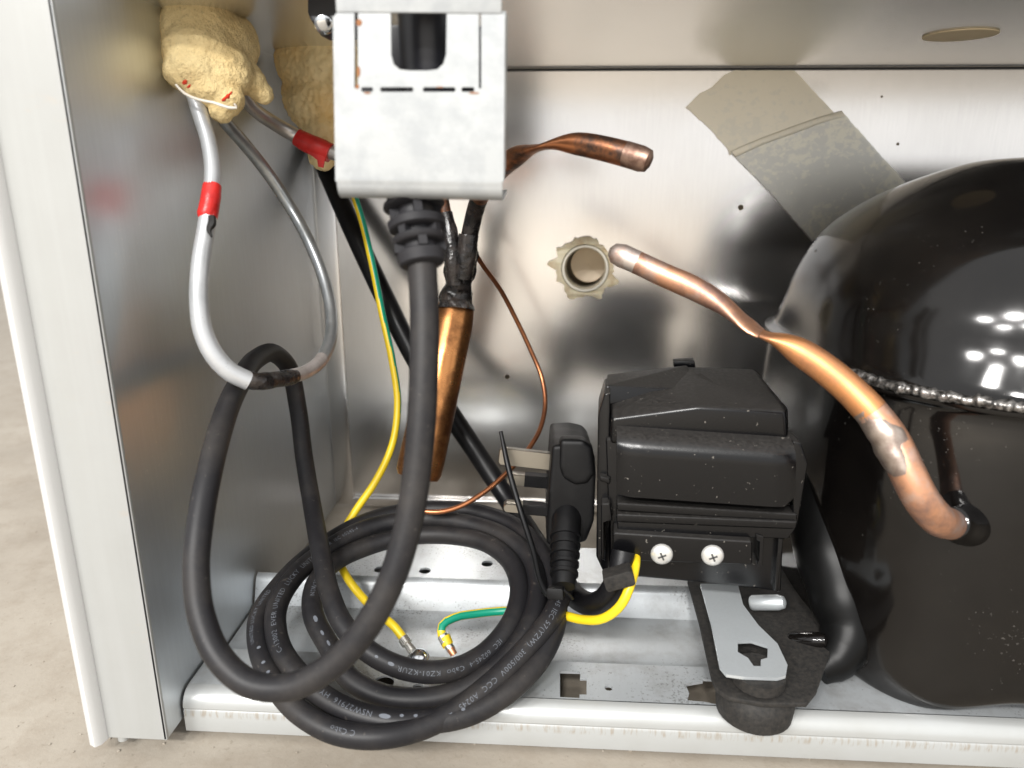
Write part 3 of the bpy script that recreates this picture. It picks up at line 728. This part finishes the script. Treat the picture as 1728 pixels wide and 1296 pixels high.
# plug
PO = A(965, 830, .332)
pu = V((-1, -.02, .075)).normalized(); pv = V((.06, .10, 1)).normalized()
fp = Frame(PO, -pu, pv)        # u right (away from the pins), v up, n towards the viewer
plug = obj('plug', prism(fp, pxs(fp, [(932, 752), (968, 750), (992, 755), (1004, 768), (1006, 800), (1003, 880), (990, 915), (950, 926), (922, 920), (926, 830)], .018), .018, -.024, .0022, 4), 'plug_plastic', cord, label='black three-pin plug with flat pins')
g = prism(fp, pxs(fp, [(945, 742), (985, 743), (1001, 756), (1004, 800), (992, 818), (970, 820), (950, 808), (944, 790)], .0195), .0195, .010, .003, 4)
obj('grip', g, 'plug_plastic', plug)
def pin(x0, y0, x1, y1, n, hw, th, name='pin', sleeve=False):
    a = fp.px(x0, y0, n); b = fp.px(x1, y1, n)
    pa, pb = fp.p(a[0], a[1], n), fp.p(b[0], b[1], n)
    fr = Frame(pa, pb - pa, fp.v); LL = (pb - pa).length
    o = obj(name, prism(fr, [(0, -th + .0012), (.0012, -th), (LL, -th), (LL, th), (.0012, th), (0, th - .0012)], hw, -hw, .0003, 1), 'brass_pin', plug)
    if sleeve: obj('sleeve', prism(fr, [(LL * .40, -th - .0002), (LL, -th - .0002), (LL, th + .0002), (LL * .40, th + .0002)], hw + .0002, -hw - .0002, .0003, 1), 'plug_plastic', o)
pin(842, 768, 930, 778, .0, .0020, .0040, 'earth_pin'); pin(856, 806, 928, 812, -.011, .0032, .0026, sleeve=True); pin(850, 853, 928, 860, .011, .0032, .0020, sleeve=True)
q0, q1 = A(956, 870, .318), A(951, 990, .2965); qd = q1 - q0; qL = qd.length
boot = obj('boot', lathe(q0, qd, [(-.004, .0062), (.002, .0066), (qL * .25, .0062), (qL * .9, .0051), (qL, .0047)], 26), 'plug_plastic', plug)
for k in range(5):
    h = qL * (.28 + .13 * k); obj('boot_ring', lathe(q0, qd, [(h, .0056), (h + .0004, .0068 - .0002 * k), (h + .0017, .0067 - .0002 * k), (h + .0021, .0054)], 26), 'plug_plastic', boot)
# printing on the cord
def idx(px, py, z): p = A(px, py, z * 1.052); return min(range(len(cpath)), key=lambda i: (cpath[i] - p).length)
prints = []
def letters(s, start, z, size=.0030, off=0, rev=False, stretch=1.0):
    i = idx(*start, z); lo, hi = max(0, i - 60), min(len(cpath) - 1, i + 60)
    me = wrap_text(cpath, crad, s, start, size, off, rev, lo, hi, stretch); obj('lettering', me, 'print_ink', cable, smooth=None)
def dot(start, z, w, h, off=0):
    i = idx(*start, z); lo, hi = max(0, i - 30), min(len(cpath) - 1, i + 30)
    vs = [(w / 2 + w / 2 * math.cos(math.tau * k / 20), h * .5 * math.sin(math.tau * k / 20), 0) for k in range(20)]
    me = mesh(vs, [tuple(range(20))]); m2 = bpy.data.meshes.new('d')
    bm = bmesh.new(); bm.from_mesh(me); bmesh.ops.triangulate(bm, faces=bm.faces); bm.to_mesh(m2); bm.free()
    obj('print_mark', wrap_text(cpath, crad, '', start, 0, off, False, lo, hi, 1, m2), 'print_ink', cable, smooth=None)
PRINT = True
if PRINT:
    letters('245 IEC 57(YZW)  300/500V  CCC  A0245', (940, 1020), .287, .0030, 0, rev=True)
    letters('IEC  60245-4  Cabo  KZ01-KZUR', (846, 1080), .278, .0028, .0006, rev=True)
    dot((661, 1120), .272, .0026, .0013); dot((636, 1108), .2735, .0014, .0010)
    letters('NSW27916  HY', (628, 1214), .255, .0030, -.0012, rev=True)
    dot((640, 1214), .255, .0044, .0017, .0014)
    for px_, py_ in ((678, 1218), (704, 1218), (728, 1217), (753, 1213), (776, 1208)): dot((px_, py_), .256, .0015, .0012, .0022)
    letters('C-13002  EVER UNITED  LUCKY  UNITED  E  L', (480, 1112), .270, .0029, .0006, rev=True)
    letters('UNITED LUCKY UNITED', (436, 1092), .277, .0024, .0024, rev=True)
    for px_, py_ in ((440, 1106), (447, 1124), (455, 1140)): dot((px_, py_), .271, .0013, .0016, .0)
    letters('NSW27916 /', (560, 1020), .291, .0028, .0, rev=True)
    dot((563, 1036), .287, .0034, .0016, .0006); dot((577, 1058), .282, .0026, .0011, .0004); dot((590, 1074), .2795, .0028, .0010, .0004)
    letters('KZUR  IEC 60245-4', (541, 940), .312, .0024, .0018, rev=True)
    letters('C Cabo', (600, 1240), .249, .0028, -.0008, rev=True)

# ------------------------------------------------------------------ cable tie on the coil
tie = tube(T3((845, 728, .322, .0009), (858, 790, .318, .0013), (878, 860, .312, .0013), (900, 930, .302, .0013), (916, 990, .291, .0012), (924, 1004, .288, .0012)), seg=10, flat=lambda t: (lambda off, T: off * 1.0))
tt = thing('cable_tie', 'thin black cable tie standing up beside the plug pins', 'cable tie', A(916, 990, .291))
obj('strap', tie, 'plug_plastic', tt)
hd = Frame(A(938, 1000, .285), V((1, -.2, .1)), V((0, .2, 1)))
obj('head', prism(hd, rrect(-.0032, .0032, -.0022, .0022, .0006, 2), .002, -.002, .0004), 'plug_plastic', tt)
pa, ra = spline(T3((915, 1000, .291, .0007), (933, 993, .286, .0007), (952, 996, .285, .0007), (966, 1010, .289, .0007)))
obj('band', tube((pa, ra), seg=8), 'plug_plastic', tt)

# ------------------------------------------------------------------ black supply cable at the back
sc = thing('supply_cable', 'thick black cable running diagonally down the back panel to the relay box', 'cable', A(990, 1020, .30))
hp_ = T3((500, 170, .425, .0055), (548, 280, .424, .0056), (600, 398, .418, .0057), (648, 500, .412, .0057), (698, 600, .405, .0056), (760, 698, .398, .0055), (815, 780, .390, .0053), (862, 850, .380, .0052), (905, 915, .362, .005), (945, 972, .336, .005), (975, 1010, .315, .005), (1005, 1019, .300, .0049), (1030, 1000, .291, .0048), (1046, 962, .288, .0047), (1052, 930, .289, .0047))
obj('sheath', tube(hp_, seg=22), 'hose_rubber', sc)
cc = A(1044, 975, .2805)
obj('cord_clamp', prism(Frame(cc, V((1, 0, .35)), V((-.3, 0, 1))), rrect(-.0058, .0058, -.0032, .0032, .0012, 3), .003, -.004, .0006), 'dusty_plate', sc)

# ------------------------------------------------------------------ earth wires
def earth(label, pts, base, split):
    w = thing('earth_wire', label, 'wire', base, 'green and yellow earth wires')
    obj('insulation', tube(T3(*pts), seg=32, stripe=split), ['yellow', 'green'], w)
    return w
RW = .0019
w1 = earth('green and yellow wire hanging before the diagonal cable and screwed to the tray', [(606, 60, .385, RW), (592, 150, .385, RW), (590, 250, .385, RW), (598, 330, .385, RW), (608, 362, .386, RW), (627, 440, .385, RW), (645, 530, .382, RW), (662, 610, .38, RW), (671, 680, .378, RW), (662, 750, .374, RW), (632, 815, .368, RW), (600, 862, .363, RW), (578, 900, .358, RW), (572, 935, .350, RW), (583, 970, .338, RW), (608, 1004, .332, RW), (640, 1036, .325, RW), (668, 1060, .320, RW), (684, 1082, .318, RW)], A(690, 1090, .318), lambda t: (-.1 + max(0, t - .42) * 5.5, 2.9))
w2 = earth('green and yellow earth wire with a loose crimped end, curving from tray to relay box', [(754, 1090, .315, RW), (746, 1074, .315, RW), (746, 1056, .317, RW), (765, 1043, .320, RW), (800, 1036, .324, RW), (850, 1031, .326, RW), (905, 1031, .320, RW), (950, 1038, .305, RW), (985, 1046, .295, RW), (1020, 1043, .286, RW), (1050, 1018, .281, RW), (1066, 980, .282, RW), (1072, 955, .287, RW), (1073, 938, .293, RW)], A(755, 1090, .318), lambda t: (-1.2, .75) if .05 < t < .42 else (-2.5, -1.3))
def crimp_term(w, a, b, ring):
    d = (b - a); L = d.length
    obj('crimp_sleeve', lathe(a - d * .25, d, [(0, .0021), (.0004, .0025), (L * .45, .0025), (L * .5, .0018), (L * .9, .0020), (L, .0019)], 16), 'terminal', w)
    if ring: obj('ring_terminal', lathe(ring, V((0, 0, 1)), [(0, .0048), (.0009, .0048)], 24), 'terminal', w)
sc_c = AZ(707, 1106, ZS + .001) ; sc_c = V((sc_c.x, sc_c.y, ZG + .004))
sc_c = A(706, 1108, .3125)
crimp_term(w1, A(684, 1082, .317), A(700, 1104, .313), A(706, 1112, .3125))
crimp_term(w2, A(750, 1078, .314), A(766, 1104, .311), None)
sleeve = tube(T3((750, 1073, .314, .0024), (756, 1088, .313, .0025)), seg=14); obj('collar', sleeve, 'yellow', w2)
obj('bare_strands', tube(T3((760, 1094, .311, .0015), (766, 1105, .310, .0014)), seg=10, wob=.3), 'copper_strand', w2)
scr = thing('screw', 'shiny domed screw fixing the yellow wire terminal to the tray', 'screw', sc_c)
obj('screw_head', lathe(sc_c - V((0, 0, .0005)), V((0, -.25, 1)), [(0, .0042), (.0008, .0043), (.0018, .0038), (.0027, .0026), (.0031, .001)], 26), 'chrome', scr)
obj('shank', lathe(V((sc_c.x, sc_c.y, ZG - .002)), V((0, 0, 1)), [(0, .0018), (sc_c.z - ZG + .002, .0018)], 12), 'chrome', scr)

# ------------------------------------------------------------------ filter drier with its tubes
fd = thing('filter_drier', 'tarnished copper filter drier hanging behind the front cord, with tarred joints', 'filter drier', A(704, 812, .352))
d0, d1 = A(771, 512, .362), A(705, 806, .350); dd = d1 - d0; dL = dd.length
obj('body', lathe(d0, dd, [(-.002, .0072), (.0005, .0088), (.003, .0094), (dL * .12, .0103), (dL * .9, .0112), (dL * .97, .0110), (dL, .0098), (dL + .001, .006)], 36), 'copper_drier', fd, smooth=35)
obj('outlet', lathe(d1, dd, [(0, .004), (.006, .0025)], 14), 'tar', fd)
obj('tarred_neck', tube(T3((770, 522, .358, .0085), (772, 500, .358, .0078), (775, 480, .356, .0068), (777, 455, .354, .0075), (778, 430, .352, .0078), (779, 412, .351, .0070)), seg=22, wob=.3, step=.0015), 'tar', fd)
obj('sleeve', tube(T3((782, 470, .348, .0045), (787, 430, .345, .0049), (791, 396, .343, .0047)), seg=18, wob=.12), 'tar', fd)
obj('sleeve', tube(T3((768, 480, .350, .0040), (765, 440, .347, .0042), (760, 395, .346, .0038), (752, 360, .346, .0034)), seg=18, wob=.12), 'tar', fd)
obj('inlet_tube', tube(T3((768, 420, .352, .0030), (757, 380, .350, .0030), (750, 352, .348, .0030), (742, 290, .350, .003), (728, 200, .355, .003), (722, 50, .366, .003)), seg=16), 'copper_dull', fd)
pt = T3((788, 420, .347, .0042), (795, 385, .342, .0041), (803, 352, .335, .0041), (815, 322, .322, .0041), (838, 292, .303, .0042), (865, 268, .288, .0042), (892, 254, .279, .0041), (915, 248, .274, .0040), (940, 243, .271, .0042), (975, 243, .268, .0044), (1015, 250, .265, .0045), (1055, 260, .262, .0046), (1082, 268, .260, .0046), (1094, 272, .259, .0040), (1099, 274, .2588, .002))
pp, pr = spline(pt); m = len(pp)
ip = min(range(m), key=lambda i: (pp[i] - A(915, 248, .274)).length); ie = min(range(m), key=lambda i: (pp[i] - A(1048, 259, .2622)).length); ib = min(range(m), key=lambda i: (pp[i] - A(810, 335, .328)).length)
cd2 = (DOWN + RIGHT * .5).normalized()
obj('process_tube', tube((pp[ib:ie + 1], pr[ib:ie + 1]), seg=22, caps=False, flat=crimp((ip - ib) / (ie - ib), 3.2 / (ie - ib), .68, cd2)), 'copper_dull', fd)
obj('tarred_tube', tube((pp[:ib + 1], pr[:ib + 1]), seg=22), 'tar', fd)
obj('sealed_tip', tube((pp[ie:], pr[ie:]), seg=22, wob=.05), 'stub_tip', fd)
obj('capillary_tube', tube(T3((800, 425, .352, .00125), (815, 448, .362, .00125), (845, 490, .375, .00125), (870, 537, .384, .00125), (895, 590, .389, .00125), (915, 640, .388, .00125), (920, 680, .384, .00125), (912, 722, .376, .00125), (890, 760, .366, .00125), (858, 795, .357, .00125), (815, 832, .350, .00125), (775, 855, .346, .00125), (740, 864, .344, .00125), (715, 863, .344, .00125)), seg=12), 'copper_wire', fd)

# ------------------------------------------------------------------ pipe loop at the left
lp = thing('pipe_loop', 'white pipe and grey pipe joined in a hanging loop by a black brazed joint', 'pipe', A(450, 640, .275))
wp = [(318, 130, .272, .0029), (335, 185, .271, .0029), (352, 240, .270, .0029), (359, 290, .268, .0030), (356, 330, .266, .0031), (347, 390, .264, .0032), (338, 450, .262, .0033), (336, 510, .262, .0034), (343, 560, .263, .0035), (362, 600, .265, .0036), (392, 630, .268, .0036), (420, 643, .271, .0036)]
wpo = obj('white_pipe', tube(T3(*wp), seg=22), 'white_pipe', lp)
gp = [(488, 636, .288, .0029), (515, 628, .298, .0029), (540, 610, .308, .0029), (557, 575, .318, .0028), (559, 530, .326, .0028), (548, 475, .332, .0028), (525, 415, .335, .0028), (490, 350, .337, .0028), (450, 290, .329, .0028), (410, 240, .316, .0028), (380, 205, .305, .0028), (362, 175, .298, .0028)]
gpa, gra = spline(T3(*gp)); k1 = min(range(len(gpa)), key=lambda i: (gpa[i] - A(545, 600, .311)).length)
obj('scorched_section', tube((gpa[:k1 + 1], gra[:k1 + 1]), seg=22), 'burnt_pipe', lp)
obj('grey_pipe', tube((gpa[k1:], gra[k1:]), seg=22), 'grey_pipe', lp)
obj('brazed_joint', tube(T3((408, 639, .2705, .0028), (420, 642, .2710, .0034), (440, 643, .2735, .0033), (465, 640, .280, .0031), (490, 636, .2885, .0034), (498, 634, .291, .0028)), seg=20, wob=.16, step=.0012), 'tar', lp)
tb = [(A(x, y, z), r) for x, y, z, r in ((358, 314, .2672, .0034), (356, 332, .266, .0035), (353, 350, .2655, .0036), (350, 366, .265, .0035))]
obj('tape_band', tube(tb, seg=22, wob=.06, step=.0015), 'red_tape', lp)
obj('tape_band', tube([(A(x, y, z), r) for x, y, z, r in ((355, 342, .2650, .0036), (348, 362, .2645, .0033), (345, 374, .264, .0018))], seg=18, wob=.12, step=.0015), 'red_tape', lp)
obj('scorch_mark', tube(T3((358, 366, .2628, .0012), (358, 378, .2618, .0013), (353, 388, .2610, .0010), (357, 400, .2608, .0004)), seg=8, wob=.4, step=.0008), 'scorch', wpo)

# pipe with red tape going behind the bracket
tp = thing('aluminium_pipe', 'bare silver pipe from the foam with a red tape wrap beside the bracket', 'pipe', A(470, 205, .35))
obj('pipe', tube(T3((385, 110, .300, .0029), (402, 150, .308, .0029), (426, 182, .318, .0030), (458, 205, .330, .0032), (490, 224, .338, .0034), (525, 243, .340, .0034), (560, 257, .340, .0034), (600, 268, .339, .0034), (660, 272, .338, .0034), (730, 262, .341, .0034), (772, 225, .346, .0034), (782, 160, .352, .0034), (782, 60, .365, .0034)), seg=20), 'alu_pipe', tp)
obj('tape_band', tube([(A(x, y, z), r) for x, y, z, r in ((501, 231, .339, .0039), (520, 242, .3395, .0045), (545, 252, .340, .0047), (558, 258, .340, .0044))], seg=20, wob=.10, step=.0015), 'red_tape', tp)
obj('tape_tail', prism(Frame(A(535, 258, .3375), V((1, -.1, -.4)), V((.3, 0, 1))), [(-.010, .002), (.004, .003), (.0050, -.0052), (.0025, -.0056), (.0012, -.003), (-.006, -.001)], .0003, -.0003), 'red_tape', tp)

# ------------------------------------------------------------------ expanding foam lumps
def lump(name, balls, mat, label, disp=.0012, vox=.0011, base=None):
    bm = bmesh.new()
    for c, r, sc_ in balls:
        res = bmesh.ops.create_icosphere(bm, subdivisions=4, radius=1.0)
        for v in res['verts']:
            d = v.co.copy(); k = 1 + .09 * noise.noise(d * 1.7 + c * 90) + .03 * noise.noise(d * 4.5 + c * 90)
            v.co = c + V((d.x * sc_[0], d.y * sc_[1], d.z * sc_[2])) * r * k
    o = obj(name, bm_mesh(bm), mat, label=label, cat='foam', group='expanding foam lumps under the top panel', smooth=180)
    m = o.modifiers.new('remesh', 'REMESH'); m.mode = 'VOXEL'; m.voxel_size = vox; m.use_smooth_shade = True
    s = o.modifiers.new('smooth', 'SMOOTH'); s.factor = .6; s.iterations = 12
    t = bpy.data.textures.new(name, 'CLOUDS'); t.noise_scale = .0022; t.noise_depth = 4
    d = o.modifiers.new('displace', 'DISPLACE'); d.texture = t; d.strength = disp * 2; d.mid_level = .5; d.texture_coords = 'LOCAL'
    return o
K1 = .276 / .338
f1o = lump('foam_lump', [(A(x, y, z * K1), rr * K1 * .98, sc_) for x, y, z, rr, sc_ in ((342, 95, .338, .0185, (1, 1, 1)), (368, 80, .345, .018, (1, 1, .95)), (340, 55, .338, .017, (1, 1, 1.1)), (330, 118, .332, .0145, (1, .9, .8)), (375, 120, .338, .0145, (1, 1, 1)), (400, 75, .35, .0105, (1, 1, 1.3)), (352, 148, .333, .0105, (1.1, .9, .8)), (310, 60, .335, .012, (.9, 1, 1.5)), (283, 38, .333, .0062, (.9, .8, 1.0)), (300, 30, .33, .0065, (1.2, 1, .8)), (415, 128, .348, .0075, (1, 1, 1)), (430, 142, .348, .0062, (1, 1, 1.1)), (444, 158, .350, .0052, (1, 1, 1)), (374, 186, .336, .0060, (1, .9, 1)), (385, 168, .335, .0075, (1, 1, 1)), (310, 18, .335, .0075, (1.4, 1, .6)))], 'foam', 'pale yellow foam lump around the pipes at the left wall', .00045, .0006)
K2 = .362 / .42
lump('foam_lump', [(A(x, y, z * K2), rr * K2, sc_) for x, y, z, rr, sc_ in ((532, 108, .42, .0225, (1, .75, 1)), (556, 120, .42, .0235, (1, .8, 1)), (540, 175, .42, .019, (1, .7, 1)), (508, 160, .424, .0125, (.9, .7, 1.3)), (550, 225, .418, .0125, (1, .7, 1)), (545, 262, .416, .0085, (1, .7, 1.1)), (590, 140, .42, .025, (1, .7, 1.1)))], 'foam_amber', 'amber foam lump behind the left edge of the bracket', .0010, .0008)
for x_, y_, r_ in ((312, 139, .0008), (319, 146, .0004), (384, 163, .0008), (378, 168, .0006), (389, 158, .0004)):
    obj('paint_fleck', tube(([A(x_ - 3, y_ + 2, .2605), A(x_, y_, .2600), A(x_ + 2, y_ - 3, .2605)], [r_ * .5, r_, r_ * .6]), seg=9, wob=.5), 'red_paint', f1o)
th = tube(T3((297, 143, .262, .0004), (312, 158, .2615, .0005), (335, 168, .262, .0005), (360, 173, .2622, .0005), (385, 181, .263, .0006), (398, 182, .264, .0005), (396, 176, .266, .0004)), seg=8)
obj('foam_film', th, 'thread', label='thin white film edge along the bottom of the pale foam lump', cat='film')

# ------------------------------------------------------------------ bracket with socket
bk = thing('bracket', 'pale steel bracket plate with a U-shaped cut-out holding the cord at top centre', 'bracket', A(707, 330, .203))
b0 = A(708, 180, .198)
fbk = Frame(b0, V((1, .012, -.012)), V((0, -.03, 1)))
def bp(*l): return pxs(fbk, l)
u_slot = bp((659, 4), (754, 4), (753, 92), (748, 108), (738, 117), (722, 119), (690, 119), (674, 117), (664, 108), (660, 92))
outl = bp((562, 52), (562, 30), (574, 14), (840, 14), (852, 28), (852, 52), (850, 306), (566, 306))
def sq(x0, y0, x1, y1): return bp((x0, y0), (x1, y0), (x1, y1), (x0, y1))
def cap(x0, x1, y0, y1): return bp((x0, (y0 + y1) / 2), (x0 + 2, y0), (x1 - 2, y0), (x1, (y0 + y1) / 2), (x1 - 2, y1), (x0 + 2, y1))
u_slot[0], u_slot[1] = bp((659, 16))[0], bp((754, 16))[0]
hs = [u_slot, sq(598, 17, 604, 149), sq(808, 17, 812, 149), cap(609, 630, 147, 155), cap(641, 698, 147, 155), cap(713, 769, 147, 155), cap(778, 801, 147, 155)]
plate = obj('plate', prism(fbk, outl, 0, -.0012, holes=hs), 'bracket', bk, smooth=None)
# rounded bottom bend and the return lip
e0, e1 = bp((566, 306), (850, 306)); vb = e0[1]
prof = [(-.0002, .0008), (-.0002, 0)] + [(.0042 * (1 - math.cos(math.radians(a))), -.0005 - .0042 * math.sin(math.radians(a))) for a in range(0, 91, 9)] + [(.030, -.0047 + .0006)]
vs, fs = [], []
for t_ in (0, -.0011):
    for u in (e0[0] + .0004, e1[0] - .0004):
        for d, h in prof:
            sh = 0
            vs.append(fbk.p(u, vb + h - t_ * (1 if d > .004 else 0), -d + (t_ if d <= .004 else 0)))
m_ = len(prof)
for i in range(m_ - 1):
    fs += [(i, i + 1, m_ + i + 1, m_ + i), (2 * m_ + i, 3 * m_ + i, 3 * m_ + i + 1, 2 * m_ + i + 1), (i, 2 * m_ + i, 2 * m_ + i + 1, i + 1), (m_ + i, m_ + i + 1, 3 * m_ + i + 1, 3 * m_ + i)]
obj('bottom_lip', mesh(vs, fs), 'bracket', bk, smooth=60)
tp0 = fbk.p(*bp((574, 14))[0], 0); 
uL, uR, vT = bp((574, 15))[0][0], bp((840, 15))[0][0], bp((574, 15))[0][1]
bm = bmesh.new()
quad = [(uL, 0), (uR, 0), (uR + .001, -.02), (uL - .001, -.02)]
ftop = Frame(fbk.p(0, vT + .0002, 0), fbk.u, -fbk.n)
obj('top_strip', prism(fbk, [(uL - .001, vT - .0008), (uR + .001, vT - .0008), (uR + .001, vT + .03), (uL - .001, vT + .03)], .0004, -.0008, .0003), 'bracket', bk)
obj('side_flange', prism(Frame(fbk.p(e1[0], 0, 0), -fbk.n, fbk.v), [(.0013, vb + .0005), (.010, vb + .004), (.010, vT), (.0013, vT)], 0, -.0011), 'bracket', bk, smooth=None)
# socket body seen through the cut-out
s_in = Frame(fbk.p(*bp((706, 60))[0], -.010), fbk.u, fbk.v)
sk = obj('socket', lathe(fbk.p(bp((706, 60))[0][0], vb + .004, -.0205), fbk.v, [(0, .0072), (.020, .0082), (.0205, .0092), (.0245, .0094), (.025, .0086), (.06, .0098)], 30), 'socket_black', bk)
obj('socket_box', prism(Frame(fbk.p(0, 0, -.024), fbk.u, fbk.v), [(e0[0] + .002, vb + .014), (e1[0] - .002, vb + .014), (e1[0] - .002, vT), (e0[0] + .002, vT)], 0, -.006, .001), 'socket_black', bk)
for (x, y, w, h) in ((606, 38, 5, 6), (605, 121, 3, 9), (603, 146, 3, 4), (620, 157, 6, 1.5), (800, 157, 9, 1.5), (742, 147, 6, 1.0)):
    poly = [(x + w * (1 + .35 * noise.noise(V((k, x, 0)))) * math.cos(math.tau * k / 14), y + h * (1 + .35 * noise.noise(V((k, y, 3)))) * math.sin(math.tau * k / 14)) for k in range(14)]
    obj('rust_spot', prism(fbk, bp(*poly), .00012, .00002), 'rust', plate, smooth=None)
# small black clamp with a screw left of the bracket
ck = thing('clamp', 'small black clamp with a bright screw at the upper left edge of the bracket', 'clamp', A(545, 20, .25))
fk = Frame(A(545, 15, .25), V((1, 0, 0)), V((0, .3, 1)))
obj('clamp_body', prism(fk, pxs(fk, [(518, -40), (600, -40), (600, 40), (540, 42), (524, 34), (518, 20)]), 0, -.012, .0012), 'socket_black', ck)
q = fk.px(546, 37); obj('clamp_screw', lathe(fk.p(q[0], q[1], -.001), V((.1, -.9, -.5)), [(0, .0033), (.0016, .0033), (.0025, .0023), (.0027, .001)], 20), 'chrome', ck)
